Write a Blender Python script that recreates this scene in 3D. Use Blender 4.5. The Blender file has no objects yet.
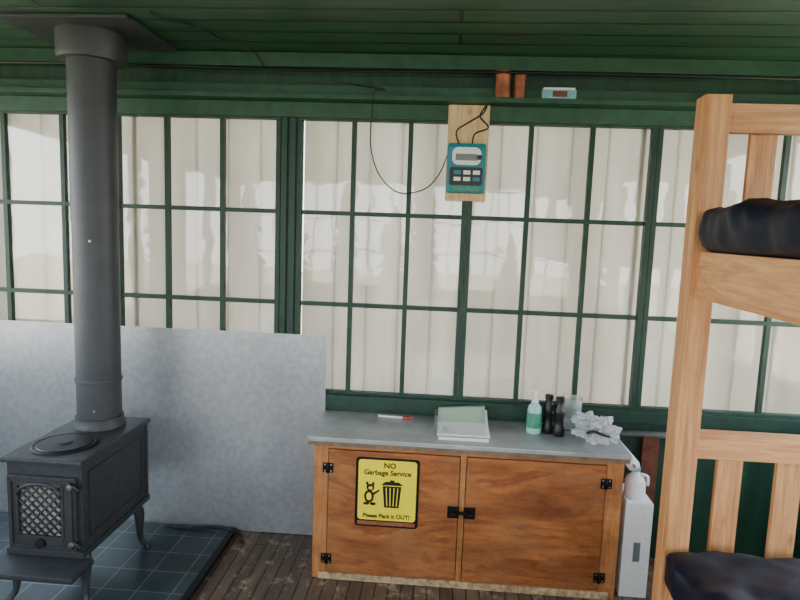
import bpy, bmesh, math, random
from mathutils import Vector, Matrix, noise
random.seed(4)
sc=bpy.context.scene
def lin(c):
    r=[]
    for v in c:
        v/=255.0
        r.append(v/12.92 if v<=0.04045 else ((v+0.055)/1.055)**2.4)
    return (r[0],r[1],r[2],1)
# ------------------------------------------------------------ materials
def newmat(name):
    m=bpy.data.materials.new(name); m.use_nodes=True
    nt=m.node_tree; b=nt.nodes['Principled BSDF']
    return m,nt,b
def L(nt,a,b): nt.links.new(a,b)
def coords(nt,scale=(1,1,1),rot=(0,0,0)):
    tc=nt.nodes.new('ShaderNodeTexCoord'); mp=nt.nodes.new('ShaderNodeMapping')
    mp.inputs['Scale'].default_value=scale; mp.inputs['Rotation'].default_value=rot
    L(nt,tc.outputs['Object'],mp.inputs['Vector']); return mp.outputs['Vector']
def ramp(nt,fac,stops):
    r=nt.nodes.new('ShaderNodeValToRGB')
    while len(r.color_ramp.elements)<len(stops): r.color_ramp.elements.new(0.5)
    for e,(p,c) in zip(r.color_ramp.elements,stops): e.position=p; e.color=c
    L(nt,fac,r.inputs['Fac']); return r.outputs['Color']
def nz(nt,vec,scale,detail=4,rough=0.55,dist=0):
    n=nt.nodes.new('ShaderNodeTexNoise'); n.inputs['Scale'].default_value=scale
    n.inputs['Detail'].default_value=detail; n.inputs['Roughness'].default_value=rough
    n.inputs['Distortion'].default_value=dist
    L(nt,vec,n.inputs['Vector']); return n.outputs['Fac']
def bump(nt,b,h,strength=0.3,dist=0.01):
    bn=nt.nodes.new('ShaderNodeBump'); bn.inputs['Strength'].default_value=strength
    bn.inputs['Distance'].default_value=dist
    L(nt,h,bn.inputs['Height']); L(nt,bn.outputs['Normal'],b.inputs['Normal'])
def mix(nt,fac,a,b_,mode='MIX'):
    m=nt.nodes.new('ShaderNodeMix'); m.data_type='RGBA'; m.blend_type=mode
    if isinstance(fac,(int,float)): m.inputs[0].default_value=fac
    else: L(nt,fac,m.inputs[0])
    for s,i in ((a,6),(b_,7)):
        if isinstance(s,tuple): m.inputs[i].default_value=s
        else: L(nt,s,m.inputs[i])
    return m.outputs[2]
def simple(name,c,rough=0.5,metal=0,var=0.15,scale=12,bmp=0.0,spec=0.5,chip=None):
    m,nt,b=newmat(name); c=lin(c)
    v=coords(nt); n=nz(nt,v,scale)
    d=tuple(x*(1-var) for x in c[:3])+(1,); l=tuple(min(1,x*(1+var)) for x in c[:3])+(1,)
    cc=ramp(nt,n,[(0.3,d),(0.7,l)])
    if chip:
        w=nz(nt,v,26,8,0.8); cc=mix(nt,ramp(nt,w,[(0.645,(0,0,0,1)),(0.665,(1,1,1,1))]),cc,lin(chip))
    L(nt,cc,b.inputs['Base Color'])
    b.inputs['Roughness'].default_value=rough; b.inputs['Metallic'].default_value=metal
    b.inputs['Specular IOR Level'].default_value=spec
    if bmp: bump(nt,b,n,bmp,0.01)
    return m
def wood(name,c1,c2,axis='Z',scale=9,rough=0.5,stretch=0.07,knots=True,wear=None):
    m,nt,b=newmat(name); s=[1,1,1]; s['XYZ'.index(axis)]=stretch
    v=coords(nt,tuple(s)); n=nz(nt,v,scale,6,0.6,1.5); n2=nz(nt,v,scale*9,3,0.7)
    c=ramp(nt,n,[(0.35,lin(c1)),(0.5,lin(c2)),(0.56,lin(c1)),(0.68,lin(c2))])
    f=ramp(nt,n2,[(0.3,(0.62,0.56,0.5,1)),(0.65,(1,1,1,1))])
    c=mix(nt,0.75,c,f,'MULTIPLY')
    if knots:
        vo=nt.nodes.new('ShaderNodeTexVoronoi'); vo.inputs['Scale'].default_value=6
        s2=[1,1,1]; s2['XYZ'.index(axis)]=0.45
        L(nt,coords(nt,tuple(s2)),vo.inputs['Vector'])
        k=ramp(nt,vo.outputs['Distance'],[(0.06,(0.25,0.12,0.06,1)),(0.12,(1,1,1,1))])
        c=mix(nt,0.8,c,k,'MULTIPLY')
    if wear:
        w=nz(nt,coords(nt),4,6,0.7)
        c=mix(nt,ramp(nt,w,[(0.42,(0,0,0,1)),(0.72,(0.6,0.6,0.6,1))]),c,lin(wear))
        w2=nz(nt,coords(nt,(1,1,2.2)),2.3,6,0.75)
        c=mix(nt,0.7,c,ramp(nt,w2,[(0.36,(0.5,0.42,0.36,1)),(0.55,(1,1,1,1))]),'MULTIPLY')
    L(nt,c,b.inputs['Base Color']); b.inputs['Roughness'].default_value=rough
    bump(nt,b,n2,0.15,0.003); return m
def boards(name,c,gap,row,width,rot,rough=0.5,c2=None,mortar=0.004,wear=None,w0=0.54,w1=0.66):
    m,nt,b=newmat(name); v=coords(nt,(1,1,1),rot)
    br=nt.nodes.new('ShaderNodeTexBrick'); br.inputs['Scale'].default_value=1
    br.inputs['Brick Width'].default_value=width; br.inputs['Row Height'].default_value=row
    br.inputs['Mortar Size'].default_value=mortar; br.inputs['Mortar Smooth'].default_value=0.3
    br.inputs['Color1'].default_value=lin(c); br.inputs['Color2'].default_value=lin(c2 or c)
    br.inputs['Mortar'].default_value=lin(gap); L(nt,v,br.inputs['Vector'])
    mp=nt.nodes.new('ShaderNodeMapping'); mp.inputs['Scale'].default_value=(0.12,1,1); L(nt,v,mp.inputs['Vector'])
    n=nz(nt,mp.outputs['Vector'],22,6,0.65,0.6)
    cc=mix(nt,0.8,br.outputs['Color'],ramp(nt,n,[(0.32,(0.45,0.45,0.45,1)),(0.7,(1.25,1.25,1.25,1))]),'MULTIPLY')
    if wear:
        w=nz(nt,v,9,8,0.75); w2=ramp(nt,w,[(w0,(0,0,0,1)),(w1,(1,1,1,1))])
        cc=mix(nt,w2,cc,lin(wear))
    L(nt,cc,b.inputs['Base Color']); b.inputs['Roughness'].default_value=rough
    inv=nt.nodes.new('ShaderNodeMath'); inv.operation='SUBTRACT'; inv.inputs[0].default_value=1
    L(nt,br.outputs['Fac'],inv.inputs[1]); bump(nt,b,inv.outputs[0],0.8,0.008)
    return m
HP=math.pi/2
M={}
M['ceil']=boards('ceiling_green_boards',(42,80,58),(3,9,7),0.135,3.2,(0,0,0.015),0.42,(50,92,66),0.009,wear=(16,30,24),w0=.67,w1=.69)
M['wallv']=boards('green_wall_boards',(24,62,46),(6,18,14),0.1,3.0,(0,HP,0),0.5,(29,70,52),0.004)
M['floor']=boards('weathered_floor_planks',(116,94,74),(22,16,12),0.058,1.4,(0,0,HP),0.5,(84,68,54),0.0035,wear=(168,148,124))
M['frame']=simple('dark_green_frame_paint',(18,56,42),0.5,var=0.3,scale=20,chip=(6,20,16))
M['trim']=simple('green_trim_paint',(36,78,56),0.5,var=0.3,scale=14,bmp=0.15,chip=(10,28,20))
# galvanised
m,nt,b=newmat('galvanised_sheet'); v=coords(nt); n=nz(nt,v,34,2,0.5); n2=nz(nt,coords(nt,(1,1,0.5)),1.6,7,0.6)
c=mix(nt,0.8,ramp(nt,n,[(0.38,lin((178,183,186))),(0.62,lin((192,196,198)))]),ramp(nt,n2,[(0.3,(0.70,0.71,0.73,1)),(0.5,(.94,.94,.94,1)),(0.7,(1.08,1.07,1.05,1))]),'MULTIPLY')
L(nt,c,b.inputs['Base Color']); b.inputs['Metallic'].default_value=0.6; b.inputs['Roughness'].default_value=0.34
bump(nt,b,n2,0.2,0.02); M['galv']=m
# glass: real fresnel reflection + transmission through a thin pane
m,nt,b=newmat('window_glass'); nt.nodes.remove(b); out=nt.nodes['Material Output']
tr=nt.nodes.new('ShaderNodeBsdfTransparent'); gl=nt.nodes.new('ShaderNodeBsdfGlossy'); gl.inputs['Roughness'].default_value=0.035
tr.inputs['Color'].default_value=(0.96,0.97,0.97,1)
fr=nt.nodes.new('ShaderNodeFresnel'); fr.inputs['IOR'].default_value=1.56
bn=nt.nodes.new('ShaderNodeBump'); bn.inputs['Strength'].default_value=0.16; bn.inputs['Distance'].default_value=0.012
L(nt,nz(nt,coords(nt),3.2,2),bn.inputs['Height']); L(nt,bn.outputs['Normal'],gl.inputs['Normal'])
ms=nt.nodes.new('ShaderNodeMixShader'); L(nt,fr.outputs[0],ms.inputs[0]); L(nt,tr.outputs[0],ms.inputs[1]); L(nt,gl.outputs[0],ms.inputs[2]); L(nt,ms.outputs[0],out.inputs[0])
M['glass']=m
# shutters
m,nt,b=newmat('cream_shutter')
n=nz(nt,coords(nt,(1,1,0.12)),5,5,0.6)
c=ramp(nt,n,[(0.3,lin((212,205,194))),(0.7,lin((234,230,222)))])
L(nt,c,b.inputs['Base Color']); b.inputs['Roughness'].default_value=0.8
tl=nt.nodes.new('ShaderNodeBsdfTranslucent'); L(nt,c,tl.inputs['Color'])
ms=nt.nodes.new('ShaderNodeMixShader'); ms.inputs[0].default_value=0.45
L(nt,b.outputs[0],ms.inputs[1]); L(nt,tl.outputs[0],ms.inputs[2]); L(nt,ms.outputs[0],nt.nodes['Material Output'].inputs[0])
M['shutter']=m
M['stove']=simple('cast_iron_grey',(58,61,64),0.5,0.4,var=0.2,scale=40,bmp=0.08)
M['stove_dark']=simple('cast_iron_dark',(30,31,33),0.5,0.4,var=0.2,scale=30)
M['pipe']=simple('stovepipe_grey',(66,69,73),0.5,0.4,var=0.12,scale=8)
M['firebox']=simple('sooty_firebox',(150,148,140),0.6,var=0.4,scale=30)
M['brass']=simple('worn_nickel',(150,148,140),0.3,0.9,var=0.1)
# tile
m,nt,b=newmat('slate_tile'); v=coords(nt); br=nt.nodes.new('ShaderNodeTexBrick'); br.offset=0
for k,x in (('Scale',1),('Brick Width',0.155),('Row Height',0.155),('Mortar Size',0.003),('Mortar Smooth',0.1)): br.inputs[k].default_value=x
br.inputs['Color1'].default_value=lin((44,58,62)); br.inputs['Color2'].default_value=lin((58,72,76)); br.inputs['Mortar'].default_value=lin((112,120,118))
L(nt,v,br.inputs['Vector']); n=nz(nt,v,12,6,0.7)
L(nt,mix(nt,0.7,br.outputs['Color'],ramp(nt,n,[(0.3,(0.5,0.5,0.5,1)),(0.7,(1.2,1.2,1.2,1))]),'MULTIPLY'),b.inputs['Base Color'])
b.inputs['Roughness'].default_value=0.35; M['tile']=m
M['ply']=wood('orange_plywood_door',(142,80,38),(184,114,60),'X',6,0.45,0.2,False,wear=(148,106,70))
M['cabframe']=wood('cabinet_frame_wood_v',(178,114,60),(202,138,80),'Z',9,0.5,0.08,False,wear=(170,124,82))
M['cabframex']=wood('cabinet_frame_wood_h',(160,100,54),(188,126,74),'X',9,0.5,0.08,False)
M['peel']=simple('peeling_varnish_edge',(176,150,112),0.8,var=0.5,scale=45,bmp=0.3)
M['counter']=simple('zinc_countertop',(168,171,170),0.4,0.3,var=0.2,scale=7,bmp=0.04)
M['counteredge']=simple('counter_edge',(118,98,78),0.6,0,var=0.3,scale=25)
M['iron']=simple('black_iron_hardware',(30,27,25),0.5,0.7,var=0.3,scale=40)
M['bunkz']=wood('fir_post_z',(198,138,84),(220,164,110),'Z',8,0.5)
M['bunkx']=wood('fir_rail_x',(200,142,88),(222,168,116),'X',8,0.5)
M['bunky']=wood('fir_rail_y',(206,146,90),(226,172,118),'Y',8,0.5)
M['pine']=wood('pale_pine',(222,188,134),(234,206,156),'Z',8,0.6)
M['navy']=simple('navy_nylon',(11,16,32),0.5,0,var=0.3,scale=10,bmp=0.3,spec=0.3)
M['yellow']=simple('sign_yellow',(246,226,30),0.45,0,var=0.04)
M['black']=simple('black_plastic',(16,16,17),0.4,0,var=0.2)
M['white']=simple('white_plastic',(232,234,234),0.4,0,var=0.04)
M['paper']=simple('paper_sheets',(224,226,222),0.8,0,var=0.06,scale=60)
M['ppage']=simple('printed_page',(170,192,166),0.8,0,var=0.12,scale=110)
M['ink']=simple('page_ink',(120,138,120),0.8,0,var=0.2,scale=90)
M['teal']=simple('teal_case',(18,124,134),0.4,0,var=0.08)
M['red']=simple('red_plastic',(200,40,40),0.35)
M['copper']=simple('rusty_can',(152,90,62),0.5,0.2,var=0.35,scale=25)
M['copperlid']=simple('rusty_can_lid',(110,64,44),0.5,0.2,var=0.3,scale=25)
m=simple('crumpled_clear_plastic',(226,230,232),0.18,0,var=0.1,scale=30,bmp=0.3); m.node_tree.nodes['Principled BSDF'].inputs['Transmission Weight'].default_value=.45
m.node_tree.nodes['Principled BSDF'].inputs['IOR'].default_value=1.15; M['bagw']=m
M['gel']=simple('sanitizer_gel',(150,206,196),0.15,0,var=0.05)
M['label']=simple('green_label',(60,140,110),0.5,0,var=0.3,scale=80)
M['lightblue']=simple('pale_blue_card',(120,176,190),0.6,0,var=0.2,scale=60)
M['rust']=simple('rust_brown',(104,58,40),0.8,0,var=0.4,scale=20)
M['conduit']=simple('grey_conduit',(120,128,126),0.5,0.3)
M['table']=wood('table_wood',(180,96,44),(206,124,60),'X',6,0.4,0.1,False)
M['bark']=simple('bark',(60,45,35),0.9)
M['needle']=simple('conifer_needles',(40,66,42),0.9,0,var=0.5,scale=5)
M['ground']=simple('dry_grass_ground',(168,160,126),0.95,0,var=0.3,scale=0.6)
M['deck']=boards('pale_bounce_boards',(196,190,178),(90,84,76),0.14,2.6,(0,0,0),0.8,(206,200,188),0.006)  # pale boards of the added deck, light-toned to throw light upward
m,nt,b=newmat('clear_glass'); b.inputs['Transmission Weight'].default_value=.75; b.inputs['Roughness'].default_value=0.08
b.inputs['Base Color'].default_value=(0.85,0.92,0.90,1); M['jar']=m
# ------------------------------------------------------------ mesh helpers
def finish(bm,name,mat,smooth=False,bevel=0):
    if bevel:
        bmesh.ops.bevel(bm,geom=list(bm.edges),offset=bevel,segments=2,affect='EDGES',profile=0.7)
    bmesh.ops.recalc_face_normals(bm,faces=bm.faces)
    me=bpy.data.meshes.new(name); bm.to_mesh(me); bm.free()
    o=bpy.data.objects.new(name,me); sc.collection.objects.link(o)
    if mat: me.materials.append(mat if not isinstance(mat,str) else M[mat])
    if smooth:
        for p in me.polygons: p.use_smooth=True
    return o
def boxes(name,lst,mat,bevel=0):
    bm=bmesh.new()
    for (x0,x1,y0,y1,z0,z1) in lst:
        mt=Matrix.Translation(((x0+x1)/2,(y0+y1)/2,(z0+z1)/2))@Matrix.Diagonal((abs(x1-x0),abs(y1-y0),abs(z1-z0),1))
        bmesh.ops.create_cube(bm,size=1,matrix=mt)
    return finish(bm,name,mat,False,bevel)
def box(name,x0,x1,y0,y1,z0,z1,mat,bevel=0): return boxes(name,[(x0,x1,y0,y1,z0,z1)],mat,bevel)
def lathe(name,prof,c,mat,n=32,axis='Z',smooth=True):
    bm=bmesh.new(); rings=[]
    for r,h in prof:
        ring=[]
        for i in range(n):
            a=2*math.pi*i/n; p=(r*math.cos(a),r*math.sin(a),h)
            if axis=='Y': p=(p[0],p[2],p[1])
            if axis=='X': p=(p[2],p[0],p[1])
            ring.append(bm.verts.new((c[0]+p[0],c[1]+p[1],c[2]+p[2])))
        rings.append(ring)
    for a,b_ in zip(rings,rings[1:]):
        for i in range(n): bm.faces.new((a[i],a[(i+1)%n],b_[(i+1)%n],b_[i]))
    bm.faces.new(rings[0][::-1]); bm.faces.new(rings[-1])
    o=finish(bm,name,mat,smooth)
    if smooth:
        md=o.modifiers.new('es','EDGE_SPLIT'); md.split_angle=math.radians(35)
    return o
def tube(name,pts,rad,mat,n=10,sub=1):
    pts=[Vector(p) for p in pts]
    if not isinstance(rad,(list,tuple)): rad=[rad]*len(pts)
    if sub>1:
        P=[];Rr=[]
        for i in range(len(pts)-1):
            p0=pts[max(i-1,0)];p1=pts[i];p2=pts[i+1];p3=pts[min(i+2,len(pts)-1)]
            for k in range(sub):
                t=k/sub
                P.append(0.5*((2*p1)+(p2-p0)*t+(2*p0-5*p1+4*p2-p3)*t*t+(3*p1-p0-3*p2+p3)*t**3))
                Rr.append(rad[i]*(1-t)+rad[i+1]*t)
        P.append(pts[-1]);Rr.append(rad[-1]);pts,rad=P,Rr
    bm=bmesh.new(); rings=[]; ref=None
    for i,p in enumerate(pts):
        d=(pts[min(i+1,len(pts)-1)]-pts[max(i-1,0)]).normalized()
        if ref is None: ref=d.orthogonal().normalized()
        ref=(ref-d*ref.dot(d)).normalized(); b2=d.cross(ref)
        rings.append([bm.verts.new(p+(ref*math.cos(2*math.pi*k/n)+b2*math.sin(2*math.pi*k/n))*rad[i]) for k in range(n)])
    for a,b_ in zip(rings,rings[1:]):
        for i in range(n): bm.faces.new((a[i],a[(i+1)%n],b_[(i+1)%n],b_[i]))
    bm.faces.new(rings[0][::-1]); bm.faces.new(rings[-1])
    return finish(bm,name,mat,True)
def soft(name,x0,x1,y0,y1,z0,z1,mat,amp=0.01,rnd=0.04,seed=0,seg=(6,24,4),freq=5):
    bm=bmesh.new(); nx,ny,nzv=seg; V={}
    def vert(i,j,k):
        if (i,j,k) in V: return V[(i,j,k)]
        p=Vector((x0+(x1-x0)*i/nx,y0+(y1-y0)*j/ny,z0+(z1-z0)*k/nzv))
        c=Vector((min(max(p.x,x0+rnd),x1-rnd),min(max(p.y,y0+rnd),y1-rnd),min(max(p.z,z0+rnd),z1-rnd)))
        d=p-c
        if d.length>rnd: p=c+d.normalized()*rnd
        q=noise.noise_vector(p*freq+Vector((seed*7.1,0,0)))+0.45*noise.noise_vector(p*freq*2.7+Vector((seed*3.1,5,0)))
        f=min(1,(p.z-z0)/(0.3*(z1-z0)))
        p=p+Vector((q.x,q.y,q.z))*amp*f
        V[(i,j,k)]=bm.verts.new(p); return V[(i,j,k)]
    def face(a,b_,c,d): bm.faces.new([vert(*a),vert(*b_),vert(*c),vert(*d)])
    for i in range(nx):
        for j in range(ny):
            for k in (0,nzv): face((i,j,k),(i+1,j,k),(i+1,j+1,k),(i,j+1,k))
    for i in range(nx):
        for k in range(nzv):
            for j in (0,ny): face((i,j,k),(i+1,j,k),(i+1,j,k+1),(i,j,k+1))
    for j in range(ny):
        for k in range(nzv):
            for i in (0,nx): face((i,j,k),(i,j+1,k),(i,j+1,k+1),(i,j,k+1))
    return finish(bm,name,mat,True)
def poly(name,pts,y,mat,th=0.001):
    """flat polygon in XZ at depth y"""
    bm=bmesh.new(); f=bm.faces.new([bm.verts.new((p[0],y,p[1])) for p in pts])
    r=bmesh.ops.extrude_face_region(bm,geom=[f])
    for v_ in [g for g in r['geom'] if isinstance(g,bmesh.types.BMVert)]: v_.co.y-=th
    return finish(bm,name,mat)
def text(name,s,x,y,z,size,mat,bold=False):
    cu=bpy.data.curves.new(name,'FONT'); cu.body=s; cu.size=size; cu.align_x='CENTER'; cu.extrude=0.0006
    if bold: cu.offset=size*0.025
    o=bpy.data.objects.new(name+'_c',cu); sc.collection.objects.link(o)
    bpy.context.view_layer.update()
    me=bpy.data.meshes.new_from_object(o.evaluated_get(bpy.context.evaluated_depsgraph_get()))
    bpy.data.objects.remove(o)
    me.transform(Matrix.Translation((x,y,z))@Matrix.Rotation(HP,4,'X'))
    me.materials.clear(); me.materials.append(M[mat])
    t=bpy.data.objects.new(name,me); sc.collection.objects.link(t); return t
def group(name,loc,parts):
    e=bpy.data.objects.new(name,None); e.empty_display_size=0.1; e.location=loc; sc.collection.objects.link(e)
    inv=Matrix.Translation(loc).inverted()
    for p in parts: p.parent=e; p.matrix_parent_inverse=inv
    return e
# ------------------------------------------------------------ room shell
XL,XR,YW,YB,ZC=-2.9,2.0,2.941,-2.4,2.40
box('floor',XL-0.1,XR+0.1,YB-0.1,YW+0.1,-0.06,0,'floor')
box('ceiling',XL-0.3,XR+0.3,YB-0.3,YW+0.4,ZC,ZC+0.08,'ceil')
ZB,ZT=0.75,2.13
boxes('wall_front',[(XL-.1,XR+.1,YW,YW+.09,0,ZB),(XL-.1,XR+.1,YW,YW+.09,ZT,ZC),
    (XL-.1,-2.5,YW,YW+.09,ZB,ZT),(1.88,XR+.1,YW,YW+.09,ZB,ZT),(-0.80,-0.722,YW,YW+.09,ZB,ZT)],'wallv')
def sidewall(name,fixed,side):
    lo,hi=YB,YW
    x0,x1=(fixed-.1,fixed) if side<0 else (fixed,fixed+.1)
    L_=[(x0,x1,lo-.1,hi,0,.8),(x0,x1,lo-.1,hi,2.2,ZC)]
    for i in range(7):
        y=lo+(hi-lo)*i/6; w=.03
        L_.append((x0,x1,y-w,min(y+w,hi),.8,2.2))
    return boxes(name,L_,'wallv')
sidewall('wall_left',XL,-1)
sidewall('wall_right',XR,1)
Lb=[(XL,XR,YB-.1,YB,0,.8),(XL,XR,YB-.1,YB,2.2,ZC)]
for i in range(7):
    x=XL+(XR-XL)*i/6; Lb.append((max(x-.03,XL),min(x+.03,XR),YB-.1,YB,.8,2.2))
for i in range(18): 
    if i%3: x=XL+(XR-XL)*i/18; Lb.append((x-.01,x+.01,YB-.07,YB-.04,.8,2.2))
for z in (1.27,1.72): Lb.append((XL,XR,YB-.07,YB-.04,z-.01,z+.01))
boxes('wall_back',Lb,'wallv')
# windows
def window(n,x0,x1,bars):
    y0,y1=YW-.006,YW+.034
    fr=[(x0,x0+.024,y0,y1,ZB,ZT),(x1-.024,x1,y0,y1,ZB,ZT),(x0,x1,y0+.001,y1,ZB,.775),(x0,x1,y0+.001,y1,2.108,ZT)]
    mu=[(b-.011,b+.011,y0+.008,y1-.004,.775,2.108) for b in bars]
    mu+=[(x0+.02,x1-.02,y0+.009,y1-.005,z-.0105,z+.0105) for z in (1.215,1.667)]
    P=[boxes('sash_frame',fr,'frame',0.002),boxes('muntins',mu,'frame'),
       box('glass_panes',x0+.02,x1-.02,YW+.014,YW+.017,.77,2.11,'glass'),]
    sh=[];nb=5;w=(x1-x0+0.02)/nb
    for i in range(nb):
        dy=.004*(i%2)+random.uniform(0,.002)
        sh.append((x0-.012+i*w,x0-.008+(i+1)*w,YW+.20+dy,YW+.212+dy,.55,2.36))
    P.append(boxes('shutter_boards',sh,'shutter'))
    group('window_%d'%n,((x0+x1)/2,YW,ZB),P)
window(1,-2.498,-1.647,(-2.226,-1.918))
window(2,-1.645,-0.802,(-1.378,-1.097))
window(3,-0.720,0.112,(-0.445,-0.171))
window(4,0.114,0.980,(0.400,0.686))
window(5,0.982,1.878,(1.275,1.570))
# trims
box('trim_1',-.545,XR,YW-.035,YW-.001,.700,.762,'frame',.003)       # sill
box('trim_2',XL,XR,YW-.022,YW-.001,2.118,2.188,'trim',.003)      # head casing
box('trim_3',XL,XR,YW-.10,YW-.001,2.190,2.212,'trim',.003)       # ledge
box('trim_4',XL,XR,YW-.05,YW-.001,2.214,2.262,'trim',.003)
box('trim_5',XL,XR,YW-.085,YW-.001,2.335,2.398,'trim',.004)      # beam under ceiling
boxes('trim_6',[(-.797,-.768,YW-.014,YW-.001,.764,2.117),(-.755,-.726,YW-.014,YW-.001,.764,2.117)],'frame',.002)
tube('electrical_cable',[(-2.8,2.83,2.318),(-1.7,2.835,2.325),(-.6,2.835,2.312),(.4,2.835,2.320),(1.9,2.83,2.312)],.006,'black',8,6)
tube('conduit_pipe',[(.86,2.90,.655),(1.95,2.90,.655)],.016,'conduit')
# ------------------------------------------------------------ metal heat shield
bm=bmesh.new(); nx,nzv=40,12; g=[[bm.verts.new((-2.75+(2.198)*i/nx, 2.918+.002*math.sin(i*.55+j*.3)+0.001*math.sin(j*1.1), .004+1.056*j/nzv)) for j in range(nzv+1)] for i in range(nx+1)]
for i in range(nx):
    for j in range(nzv): bm.faces.new((g[i][j],g[i+1][j],g[i+1][j+1],g[i][j+1]))
o=finish(bm,'metal_heat_shield','galv',True)
# ------------------------------------------------------------ hearth
group('hearth_pad',(-1.8,2.3,0),[box('tiles',-2.7,-1.03,1.55,2.90,.001,.022,'tile'),
   boxes('edging',[(-1.03,-1.0,1.52,2.90,.001,.026),(-2.7,-1.03,1.52,1.55,.001,.026)],'stove_dark',.002)])
# ------------------------------------------------------------ wood stove
sx0,sx1,sy0,sy1,sz0,sz1=-1.70,-1.375,2.17,2.725,.262,.63
P=[box('body',sx0+.01,sx1-.008,sy0+.012,sy1-.01,sz0,sz1,'stove',.008),
   box('top_plate',sx0-.006,sx1+.006,sy0-.008,sy1+.006,sz1,sz1+.02,'stove',.007),
   box('base_skirt',sx0+.0,sx1-.0,sy0+.005,sy1,sz0-.022,sz0+.006,'stove',.006),
   boxes('corner_ribs',[(sx1-.012,sx1-.002,sy0+.012,sy0+.032,sz0+.01,sz1-.003),(sx1-.012,sx1-.002,sy1-.03,sy1-.01,sz0+.01,sz1-.003)],'stove',.002),
   boxes('side_relief',[(sx1-.012,sx1-.003,sy0+.06,sy1-.06,sz1-.055,sz1-.045),(sx1-.012,sx1-.003,sy0+.06,sy1-.06,sz0+.045,sz0+.055),
        (sx1-.012,sx1-.003,sy0+.06,sy0+.07,sz0+.045,sz1-.045),(sx1-.012,sx1-.003,sy1-.07,sy1-.06,sz0+.045,sz1-.045)],'stove',.002),
   box('ash_lip',sx0-.01,sx1+.035,sy0-.13,sy0+.02,sz0-.045,sz0-.022,'stove',.008),
   lathe('cook_lid',[(.128,0),(.128,.006),(.120,.010),(.112,.007),(.108,.007),(.104,.012),(.03,.013),(.028,.018),(.001,.018)],(-1.545,2.335,sz1+.018),'stove_dark',40),
   lathe('flue_collar',[(.110,0),(.110,.012),(.105,.02),(.103,.05),(.100,.05)],(-1.548,2.60,sz1+.018),'stove',40)]
dx0,dx1,dz0,dz1=sx0+.022,sx1-.022,sz0+.012,sz1-.05
yd=sy0-.006
gx0,gx1,gz0,gz1=dx0+.04,dx1-.055,dz0+.055,dz1-.035
P.append(boxes('door_frame',[(dx0,gx0,yd,sy0+.02,dz0,dz1),(gx1,dx1,yd,sy0+.02,dz0,dz1),(gx0,gx1,yd,sy0+.02,dz0,gz0),(gx0,gx1,yd,sy0+.02,gz1,dz1)],'stove',.003))
P.append(boxes('door_molding',[(dx0+.012,dx1-.012,yd-.006,yd,dz1-.022,dz1-.014),(dx0+.012,dx1-.012,yd-.006,yd,dz0+.014,dz0+.022),(dx0+.012,dx0+.020,yd-.006,yd,dz0+.014,dz1-.014),(dx1-.020,dx1-.012,yd-.006,yd,dz0+.014,dz1-.014)],'stove',.001))
P.append(box('door_window',gx0,gx1,sy0+.004,sy0+.008,gz0,gz1,'firebox'))
cx=(gx0+gx1)/2; W=(gx1-gx0)/2
def clip(p0,p1):
    t0,t1=0,1; d=(p1[0]-p0[0],p1[1]-p0[1])
    for p,q in ((-d[0],p0[0]-gx0),(d[0],gx1-p0[0]),(-d[1],p0[1]-gz0),(d[1],gz1-p0[1])):
        if p==0:
            if q<0: return None
        else:
            r=q/p
            if p<0: t0=max(t0,r)
            else: t1=min(t1,r)
    if t0>=t1: return None
    return (p0[0]+d[0]*t0,p0[1]+d[1]*t0),(p0[0]+d[0]*t1,p0[1]+d[1]*t1)
st=.036
for k in range(-12,14):
    for s in (1,-1):
        c0=cx+k*st
        sg=clip((c0-s*.5,gz0-.5+.1),(c0+s*.5,gz0+.5+.1))
        if sg and math.dist(*sg)>.01:
            P.append(tube('lattice',[(sg[0][0],yd+.004,sg[0][1]),(sg[1][0],yd+.004,sg[1][1])],.0042,'stove',6))
arc=[(cx+W*1.0*math.cos(a),yd,gz1-.045+.05*math.sin(a)) for a in [math.pi*i/12 for i in range(13)]]
P.append(tube('grille_arch',arc,.007,'stove',8))
P.append(boxes('grille_frame',[(gx0-.006,gx0+.006,yd-.003,yd+.01,gz0,gz1),(gx1-.006,gx1+.006,yd-.003,yd+.01,gz0,gz1),(gx0,gx1,yd-.003,yd+.01,gz0-.006,gz0+.006),(gx0,gx1,yd-.003,yd+.01,gz1-.006,gz1+.006)],'stove',.002))
for z in (dz1-.03,dz0+.04):
    P.append(tube('latch_arm',[(dx1-.03,yd-.004,z),(dx1+.012,yd-.012,z),(dx1+.03,yd-.02,z-.012)],[.008,.009,.007],'stove_dark',8,3))
    P.append(lathe('latch_knob',[(.001,0),(.012,.003),(.014,.012),(.010,.02),(.001,.022)],(dx1-.012,yd-.024,z),'brass',16,'Y'))
P.append(lathe('air_vent',[(.001,-.012),(.02,-.010),(.022,0)],(cx,yd,dz0+.03),'stove_dark',20,'Y'))
for lx,s in ((sx0+.045,-1),(sx1-.045,1)):
    for ly,s2 in ((sy0+.06,-1),(sy1-.10,1)):
        P.append(tube('leg',[(lx,ly,sz0-.002),(lx+s*.028,ly+s2*.02,sz0-.05),(lx+s*.030,ly+s2*.022,.13),(lx+s*.032,ly+s2*.03,.07),(lx+s*.05,ly+s2*.045,.035),(lx+s*.058,ly+s2*.05,.023)],[.032,.026,.017,.013,.014,.019],'stove',12,4))
px,py=-1.548,2.60
group('wood_stove',(-1.54,2.44,.022),P)
Q=[lathe('lower_pipe',[(.095,.672),(.095,1.60),(.093,1.60)],(px,py,0),'pipe',48),
   lathe('upper_pipe',[(.098,1.585),(.098,2.33)],(px,py,0),'pipe',48),
   lathe('seam_band',[(.0995,.86),(.1005,.868),(.0995,.876)],(px,py,0),'pipe',48),
   lathe('ceiling_collar',[(.10,2.27),(.132,2.27),(.138,2.29),(.138,2.386)],(px,py,0),'pipe',48),
   box('ceiling_plate',-1.82,-1.27,2.38,2.83,2.384,2.398,'pipe',.003)]
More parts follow.
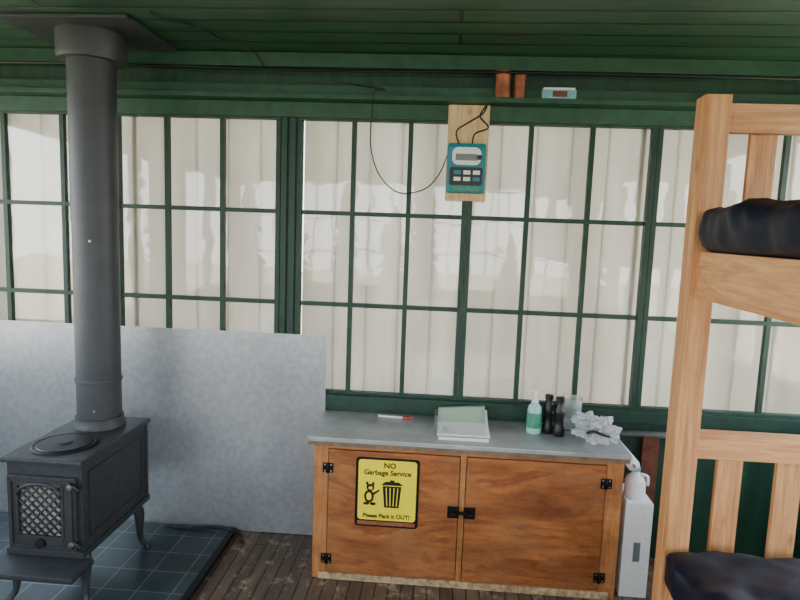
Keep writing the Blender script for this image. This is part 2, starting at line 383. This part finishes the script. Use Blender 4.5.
for z in (.74,1.5): Q.append(lathe('screw',[(.001,-.004),(.006,-.003),(.006,.002)],(px+.03,py-.093,z),'brass',10,'Y'))
group('stovepipe',(px,py,.68),Q)
# ------------------------------------------------------------ cabinet
cx0,cx1,cy0,cy1=-.53,.83,2.56,2.925
P=[boxes('carcass',[(cx0,cx0+.02,cy0+.02,cy1,.0,.635),(cx1-.02,cx1,cy0+.02,cy1,.0,.635),(cx0,cx1,cy1-.015,cy1,.0,.635),(cx0,cx1,cy0+.02,cy1,.03,.05)],'cabframe'),
   boxes('stiles',[(cx0,-.465,cy0,cy0+.02,.0,.635),(.125,.150,cy0,cy0+.02,.03,.617),(.758,cx1,cy0,cy0+.02,.0,.635)],'cabframe',.002),
   boxes('rails',[(-.465,.758,cy0+.001,cy0+.02,.617,.635),(-.465,.758,cy0+.001,cy0+.02,.005,.035)],'cabframex',.002),
   box('door_l',-.462,.122,cy0-.006,cy0+.012,.038,.614,'ply',.003),
   box('door_r',.153,.755,cy0-.006,cy0+.012,.038,.614,'ply',.003),
   box('peeling_edge',-.50,.80,cy0-.012,cy0-.001,.002,.032,'peel',.003),
   box('counter_top',-.556,.85,2.535,2.935,.655,.675,'counter',.003),
   box('counter_lip',-.552,.846,2.538,2.93,.636,.654,'counteredge',.002)]
def hinge(x,z,s):
    r=[boxes('hinge',[(x-.024,x-.003,cy0-.010,cy0-.006,z-.022,z+.022),(x+.003,x+.024,cy0-.010,cy0-.006,z-.022,z+.022)],'iron',.001),
       tube('hinge_pin',[(x,cy0-.012,z-.024),(x,cy0-.012,z+.024)],.005,'iron',8)]
    for dz in (-.014,.014):
        for dx in (-.014,.014): r.append(lathe('rivet',[(.001,-.003),(.004,-.002),(.004,0)],(x+dx,cy0-.010,z+dz),'brass',8,'Y'))
    return r
for x,z in ((-.464,.53),(-.464,.10),(.757,.535),(.757,.10)): P+=hinge(x,z,1)
for s in (-1,1):
    x=.1375+s*.036
    P.append(box('latch_plate',x-.026,x+.026,cy0-.012,cy0-.006,.333,.387,'iron',.003))
    P.append(lathe('latch_knob',[(.001,-.03),(.009,-.028),(.012,-.018),(.006,-.008),(.008,0)],(x,cy0-.012,.36),'iron',14,'Y'))
P.append(box('latch_bar',.105,.17,cy0-.022,cy0-.012,.354,.366,'iron',.002))
group('storage_cabinet',(.15,2.74,0),P)
# sign
ys=cy0-.007; zc=.428; xs=-.196
def rrect(x0,x1,z0,z1,r,k=6):
    o=[]
    for cx_,cz_,a0 in ((x1-r,z1-r,0),(x0+r,z1-r,HP),(x0+r,z0+r,math.pi),(x1-r,z0+r,3*HP)):
        for i in range(k+1):
            a=a0+HP*i/k; o.append((cx_+r*math.cos(a),cz_+r*math.sin(a)))
    return o
P=[poly('black_border',rrect(xs-.142,xs+.142,.268,.590,.016),ys,'iron',.002),
   poly('yellow_panel',rrect(xs-.130,xs+.130,.300,.580,.014),ys-.002,'yellow',.001),
   poly('bottom_strip',rrect(xs-.13,xs+.13,.276,.294,.004),ys-.002,'copper',.0008)]
yt=ys-.0036
P+=[text('text_no','NO',xs+.01,yt,.545,.034,'black',True),text('text_garbage','Garbage Service',xs,yt,.512,.032,'black',True),
    text('text_pack','Please Pack it OUT!',xs,yt,.312,.026,'black',True)]
bx=xs+.022
P.append(poly('can_body',[(bx-.042,.462),(bx+.042,.462),(bx+.032,.362),(bx-.032,.362)],yt,'black',.0008))
P.append(poly('can_lid',[(bx-.050,.466),(bx+.050,.466),(bx+.030,.482),(bx-.030,.482)],yt,'black',.0008))
P.append(poly('can_grip',[(bx-.010,.482),(bx+.010,.482),(bx+.010,.490),(bx-.010,.490)],yt,'black',.0008))
for i in range(4):
    a=-.026+i*.0175
    P.append(poly('can_rib',[(bx+a-.002,.455),(bx+a+.002,.455),(bx+a*.8+.002,.370),(bx+a*.8-.002,.370)],yt-.0009,'yellow',.0004))
def disc(n_,x,z,rx,rz,mat,y=yt): return poly(n_,[(x+rx*math.cos(2*math.pi*i/20),z+rz*math.sin(2*math.pi*i/20)) for i in range(20)],y,mat,.0008)
P+=[disc('critter_head',xs-.075,.452,.018,.016,'black'),disc('critter_body',xs-.080,.410,.022,.030,'black'),disc('critter_belly',xs-.080,.410,.012,.018,'yellow',yt-.001),
    disc('critter_ear',xs-.090,.470,.006,.008,'black'),disc('critter_ear',xs-.062,.470,.006,.008,'black'),disc('critter_face',xs-.074,.450,.009,.007,'yellow',yt-.001),
    poly('critter_arm',[(xs-.066,.425),(xs-.035,.445),(xs-.033,.438),(xs-.064,.412)],yt,'black',.0008),
    disc('critter_foot',xs-.092,.376,.014,.007,'black'),disc('critter_foot',xs-.062,.376,.014,.007,'black')]
group('garbage_sign',(xs,ys,zc),P)
# ------------------------------------------------------------ countertop items
ZS=.6755
d=Vector((.183,-.012,0)).normalized(); a=Vector((-.275,2.862,ZS+.0065))
group('ballpoint_pen',(-.19,2.856,ZS),[tube('barrel',[a,a+d*.125],.0055,'white',10),tube('cap',[a+d*.12,a+d*.172],.0065,'red',10),tube('tip',[a-d*.012,a],[.001,.005],'red',10)])
def sheet(name,x0,x1,y0,y1,z,curl,mat,sk=0,th=.004):
    bm=bmesh.new(); nx,ny=8,16; G=[]
    for i in range(nx+1):
        c_=[]
        for j in range(ny+1):
            t=j/ny; u=i/nx
            c_.append(bm.verts.new((x0+(x1-x0)*u+sk*t,y0+(y1-y0)*t,z+curl*max(0,t-.35)**2*(0.75+.35*u)+.002*math.sin(u*3))))
        G.append(c_)
    for i in range(nx):
        for j in range(ny): bm.faces.new((G[i][j],G[i+1][j],G[i+1][j+1],G[i][j+1]))
    o=finish(bm,name,mat,True); s_=o.modifiers.new('s','SOLIDIFY'); s_.thickness=th; s_.offset=-1; return o
P=[box('ream',.022,.245,2.592,2.87,ZS,ZS+.014,'paper',.001),
   sheet('middle_sheets',.016,.250,2.585,2.865,ZS+.020,.09,'paper',.004,.005),
   sheet('top_sheet',.012,.236,2.60,2.87,ZS+.0235,.13,'ppage',.006,.001)]
for i in range(6):
    y=2.635+i*.014; P.append(box('printed_line',.04,.21-.02*(i%3),y,y+.004,ZS+.0255,ZS+.0262,'ink'))
for i in range(13):
    y=2.605+i*.02; z=ZS+.0245+.13*max(0,(y-2.60)/.27-.35)**2*.75
    P.append(tube('spiral_coil',[(.018,y,z),(.010,y,z+.005),(.004,y,z-.003),(.010,y,z-.012)],.0016,'conduit',6,3))
group('spiral_notebook',(.13,2.72,ZS),P)
x,y=.465,2.76
group('hand_sanitizer_bottle',(x,y,ZS),[lathe('bottle',[(.028,0),(.033,.004),(.034,.03),(.033,.11),(.030,.128),(.018,.142),(.013,.148)],(x,y,ZS),'gel',24),
  lathe('label',[(.0345,.03),(.0348,.031),(.0343,.10),(.0338,.101)],(x,y,ZS),'label',24),
  lathe('pump_cap',[(.016,.148),(.016,.166),(.006,.168),(.006,.196),(.011,.198),(.011,.208),(.002,.210)],(x,y,ZS),'white',18),
  tube('spout',[(x,y,ZS+.203),(x-.03,y-.01,ZS+.203),(x-.038,y-.012,ZS+.195)],.005,'white',8)])
P=[]
for k,(x,y) in enumerate(((.532,2.775),(.577,2.742))):
    P.append(lathe('barrel',[(.024,0),(.026,.004),(.026,.035),(.021,.05),(.019,.085),(.022,.09),(.023,.125),(.017,.135),(.016,.16),(.019,.163),(.019,.182),(.014,.184)],(x,y,ZS),'black',24))
P.append(tube('bridge',[(.532,2.775,ZS+.105),(.577,2.742,ZS+.105)],.013,'black',12))
P.append(lathe('focus_wheel',[(.010,.09),(.012,.095),(.012,.135),(.008,.14)],(.5545,2.7585,ZS),'iron',16))
group('binoculars',(.555,2.758,ZS),P)
x,y=.655,2.85
group('glass_jar',(x,y,ZS),[lathe('jar',[(.040,0),(.044,.006),(.049,.15),(.050,.156),(.046,.156),(.041,.012),(.030,.010),(.001,.010)],(x,y,ZS),'jar',28)])
def crumple(name,c,r,mat,seed,amp=.35,cut=0):
    bm=bmesh.new(); bmesh.ops.create_icosphere(bm,subdivisions=5,radius=1)
    for v_ in bm.verts:
        p=v_.co.normalized(); n1=noise.noise(p*2.2+Vector((seed,0,0))); n2=abs(noise.noise(p*5+Vector((0,seed,0)))); n3=abs(noise.noise(p*11+Vector((seed,seed,0))))
        s_=1+amp*n1-amp*.9*n2-amp*.35*n3
        q=Vector((p.x*r[0]*s_,p.y*r[1]*s_,p.z*r[2]*s_))
        q.z=max(q.z,-r[2]*.75)
        v_.co=q+Vector(c)
    return finish(bm,name,mat,False)
group('crumpled_plastic_bag',(.73,2.69,ZS),[crumple('bag',(.735,2.69,ZS+.05),(.100,.095,.065),'bagw',3,.5),crumple('bag_neck',(.700,2.72,ZS+.085),(.06,.05,.04),'bagw',8,.6),
   box('contents',.695,.775,2.67,2.73,ZS+.004,ZS+.045,'paper',.004),
   tube('black_strap',[(.675,2.64,ZS+.05),(.70,2.615,ZS+.07),(.745,2.60,ZS+.06),(.78,2.63,ZS+.045)],.006,'black',6,4)])
# ------------------------------------------------------------ items right of cabinet
P=[box('carton',.858,.978,2.585,2.80,.001,.44,'paper',.003),box('carton_flap',.862,.974,2.59,2.70,.44,.446,'white',.001)]
P.append(box('carton_tape',.905,.935,2.5835,2.5845,.17,.26,'conduit'))
group('cardboard_carton',(.918,2.69,0),P)
jx,jy,jz=.912,2.65,.4465
group('plastic_jug',(jx,jy,jz),[lathe('jug_body',[(.040,0),(.045,.005),(.045,.07),(.038,.09),(.018,.108),(.015,.12)],(jx,jy,jz),'white',20),
   lathe('jug_cap',[(.018,.118),(.018,.138),(.001,.14)],(jx,jy,jz),'lightblue',16),
   tube('jug_handle',[(jx+.016,jy-.01,jz+.108),(jx+.045,jy-.02,jz+.10),(jx+.047,jy-.02,jz+.06)],.007,'white',8,5)])
group('paper_towel_holder',(.87,2.7,.625),[tube('roll',[(.878,2.59,.612),(.878,2.86,.612)],.027,'white',20),tube('rod',[(.878,2.575,.612),(.878,2.89,.612)],.006,'conduit',8),boxes('bracket',[(.831,.885,2.87,2.876,.60,.625)],'conduit')])
box('wooden_plank',1.02,1.10,2.905,2.935,.001,.64,'rust',.003)
# ------------------------------------------------------------ header ledge items
def can(name,x,r,h,y=2.885):
    zb=2.2125
    return group(name,(x,y,zb),[lathe('can_body',[(r*.96,0),(r,.004),(r,.02),(r*.97,.024),(r*.97,h-.02),(r,h-.016),(r,h)],(x,y,zb),'copper',24),lathe('can_rim',[(r*.9,h),(r*1.05,h),(r*1.05,h+.006),(r*.8,h+.006)],(x,y,zb),'copperlid',24)])
can('tin_can',.245,.034,.115,2.865); can('tin_can',.322,.027,.100,2.87)
group('small_carton',(.5,2.87,2.2125),[box('box_body',.425,.575,2.845,2.885,2.2125,2.252,'lightblue',.002),box('box_label',.47,.535,2.844,2.8453,2.220,2.246,'rust'),box('box_lid',.43,.57,2.85,2.885,2.252,2.262,'white',.001)])
group('small_block',(1.2,2.87,2.2125),[box('block',1.14,1.25,2.85,2.885,2.2125,2.245,'bunkx',.002)])
# ------------------------------------------------------------ charge controller
zb0,zb1=1.745,2.186
P=[box('backing_board',.004,.196,2.895,2.914,zb0,zb1,'pine',.002),
   box('case',.006,.186,2.835,2.894,1.778,2.005,'teal',.018),
   poly('upper_faceplate',rrect(.030,.162,1.905,1.985,.028),2.8345,'white',.003),
   poly('lower_faceplate',rrect(.020,.172,1.812,1.895,.012),2.8345,'black',.003),
   poly('display',rrect(.045,.147,1.925,1.955,.004),2.8312,'conduit',.001),
   poly('lower_strip',rrect(.03,.16,1.786,1.806,.005),2.8345,'label',.002)]
for r_ in range(2):
    for i in range(3): 
        x=.040+i*.044; z=1.862-r_*.030
        P.append(poly('indicator',rrect(x,x+.032,z,z+.018,.002),2.8312,'white' if (i+r_)%3 else 'teal',.001))
P.append(lathe('knob',[(.012,0),(.011,-.012),(.001,-.013)],(.155,2.832,1.94),'black',14,'Y'))
P+= [tube('wire',[(.06,2.87,2.0),(.045,2.86,2.06),(.10,2.85,2.10),(.16,2.86,2.14),(.18,2.88,2.18)],.004,'black',8,6),
     tube('wire_b',[(.12,2.87,2.0),(.13,2.86,2.05),(.19,2.865,2.08),(.15,2.87,2.13),(.175,2.88,2.18)],.004,'black',8,6),
 tube('hanging_wire',[(.01,2.87,1.96),(-.03,2.88,1.86),(-.10,2.89,1.79),(-.22,2.895,1.775),(-.31,2.895,1.85),(-.355,2.895,1.97),(-.36,2.895,2.08),(-.35,2.86,2.17),(-.345,2.83,2.19),(-.34,2.83,2.225),(-.30,2.86,2.24),(-.5,2.87,2.27)],.003,'black',6,8),
 tube('thin_cord',[(.19,2.9,1.80),(.30,2.92,1.79),(.38,2.925,1.80)],.002,'white',6,4)]
group('charge_controller',(.1,2.88,1.88),P)
# ------------------------------------------------------------ bunk bed
bx0,bx1,by0,by1=.814,1.72,.05,2.02
pw=.08
posts=[(bx0,bx0+pw,by1,by1+pw,.001,2.06),(bx1-pw,bx1,by1,by1+pw,.001,2.06),(bx0,bx0+pw,by0-pw,by0,.001,2.06),(bx1-pw,bx1,by0-pw,by0,.001,2.06)]
P=[boxes('posts',posts,'bunkz',.004)]
rl=[];sl=[];rx=[]
for z0,z1 in ((1.41,1.562),(.27,.41)):
    rl+=[(bx0+.024,bx0+.062,by0+.001,by1-.001,z0,z1),(bx1-.064,bx1-.026,by0+.001,by1-.001,z0,z1)]
    for yy in (by1+.022,by0-.06): rx.append((bx0+pw+.001,bx1-pw-.001,yy,yy+.038,z0,z1))
for yy in (by1+.012,by0-.05):
    for z0,z1 in ((1.945,2.035),(.862,.955)): rx.append((bx0+pw+.001,bx1-pw-.001,yy,yy+.038,z0,z1))
    for i in range(3):
        x=.985+i*.2
        sl+=[(x,x+.085,yy+.039,yy+.058,.30,.93),(x,x+.085,yy+.039,yy+.058,1.45,2.0)]
P+=[boxes('side_rails',rl,'bunky',.004),boxes('end_rails',rx,'bunkx',.003),boxes('end_slats',sl,'bunkz',.002)]
pl=[]
for z in (1.47,.33):
    for i in range(12): y=by0+.06+i*.16; pl.append((bx0+.065,bx1-.065,y,y+.08,z,z+.018))
P.append(boxes('bed_slats',pl,'bunkx'))
group('bunk_bed',(1.27,1.03,0),P)
group('mattress',(1.27,1.03,1.49),[soft('mattress_body',.88,1.65,.10,1.99,1.489,1.655,'navy',.008,.04,1,(10,40,6),6),
   soft('sleeping_pad',.818,1.66,.09,2.012,1.564,1.70,'navy',.022,.035,7,(28,90,10),7)])
group('mattress',(1.27,1.03,.35),[soft('mattress_body',.88,1.65,.10,1.99,.349,.50,'navy',.008,.04,2,(10,40,6),6),
   soft('sleeping_pad',.805,1.66,.09,2.012,.415,.55,'navy',.022,.035,4,(28,90,10),7)])
tube('ceiling_cord',[(-1.16,2.35,2.396),(-1.12,2.42,2.388),(-1.06,2.47,2.392),(-1.05,2.52,2.397)],.004,'black',6,6)
tube('ceiling_cord',[(-1.02,2.55,2.396),(-.98,2.66,2.388),(-.90,2.76,2.390),(-.86,2.84,2.330)],.004,'black',6,6)
tube('floor_cable',[(-1.36,2.86,.03),(-1.25,2.85,.03),(-1.15,2.875,.03),(-1.05,2.86,.034),(-.97,2.87,.010),(-.94,2.80,.008)],.006,'black',6,5)
# table behind the camera (it shows as a reflection in the lower panes)
group('wooden_table',(-.4,-.9,0),[box('table_top',-1.1,.3,-1.3,-.5,.72,.755,'table',.004),
   boxes('apron',[(-1.04,.24,-1.25,-1.23,.62,.72),(-1.04,.24,-.57,-.55,.62,.72),(-1.05,-1.03,-1.25,-.55,.62,.72),(.23,.25,-1.25,-.55,.62,.72)],'table'),
   boxes('legs',[(x,x+.06,y,y+.06,.001,.72) for x in (-1.06,.20) for y in (-1.26,-.60)],'table',.003)])
# ------------------------------------------------------------ outside
bm=bmesh.new(); bmesh.ops.create_grid(bm,x_segments=2,y_segments=2,size=60,matrix=Matrix.Translation((0,0,-3)))
finish(bm,'ground_outside','ground')
boxes('bounce_deck',[(XL-1.3,XR+1.3,YB-1.3,YB-.11,-.14,-.08),(XL-1.3,XR+1.3,YW+.11,YW+1.3,-.14,-.08),(XL-1.3,XL-.11,YB-.11,YW+.11,-.14,-.08),(XR+.11,XR+1.3,YB-.11,YW+.11,-.14,-.08)],'deck')  # unseen deck around the cabin, added to bounce sunlight onto the ceiling
for (x,y,h) in ((-2.4,-9,5.6),(-.6,-12,6.6),(-1.4,-11,5.2),(1.8,-10,4.6),(-5.5,-11,6.2),(-4.4,-12,5.4),(4.5,-13,7),(-9,-13,6.8),(8,-12,6)):
    pr=[];lv=14
    for i in range(lv):
        z=.8+(h-.8)*i/lv; r=((1-i/lv)*.95+.08)*(1+.25*noise.noise(Vector((x*3,i*1.7,y)))); pr+=[(r,z),(r*.5,z+(h-.8)/lv*.95)]
    group('conifer_tree',(x,y,-3),[lathe('trunk',[(.16,0),(.05,h*.9)],(x,y,-3),'bark',10),lathe('foliage',pr+[(.01,h)],(x,y,-3),'needle',11)])
# ------------------------------------------------------------ light
w=bpy.data.worlds.new('sky'); sc.world=w; w.use_nodes=True; nt=w.node_tree; bg=nt.nodes['Background']
tc=nt.nodes.new('ShaderNodeTexCoord'); sp=nt.nodes.new('ShaderNodeSeparateXYZ'); L(nt,tc.outputs['Generated'],sp.inputs[0])
L(nt,ramp(nt,sp.outputs['Z'],[(0.0,(0.97,0.97,0.96,1)),(0.5,(0.70,0.83,1.0,1))]),bg.inputs['Color']); bg.inputs['Strength'].default_value=8.6
s=bpy.data.lights.new('sun','SUN'); s.energy=24.0; s.angle=math.radians(1); s.color=(1,.94,.85)
so=bpy.data.objects.new('sun',s); so.rotation_euler=Vector((-.12,.62,-.72)).to_track_quat('-Z','Y').to_euler(); sc.collection.objects.link(so)
def portal(name,loc,d,sx,sy):
    l=bpy.data.lights.new(name,'AREA'); l.shape='RECTANGLE'; l.size=sx; l.size_y=sy; l.cycles.is_portal=True
    o=bpy.data.objects.new(name,l); o.location=loc; o.rotation_euler=Vector(d).to_track_quat('-Z','Z').to_euler(); sc.collection.objects.link(o)
portal('sky_portal_back',(-.45,-2.55,1.5),(0,1,0),4.9,1.4)
portal('sky_portal_left',(-3.05,.27,1.5),(1,0,0),5.3,1.4)
portal('sky_portal_right',(2.15,.27,1.5),(-1,0,0),5.3,1.4)
# ------------------------------------------------------------ camera
cam=bpy.data.cameras.new('camera'); cam.sensor_width=36; cam.lens=27; cam.clip_start=.02
co=bpy.data.objects.new('camera',cam); sc.collection.objects.link(co)
R=Matrix.Rotation(math.radians(3.788),4,'Z')@Matrix.Rotation(HP-math.radians(6.723),4,'X')@Matrix.Rotation(math.radians(2.074),4,'Z')
co.matrix_world=Matrix.Translation((0,0,1.6))@R
sc.camera=co
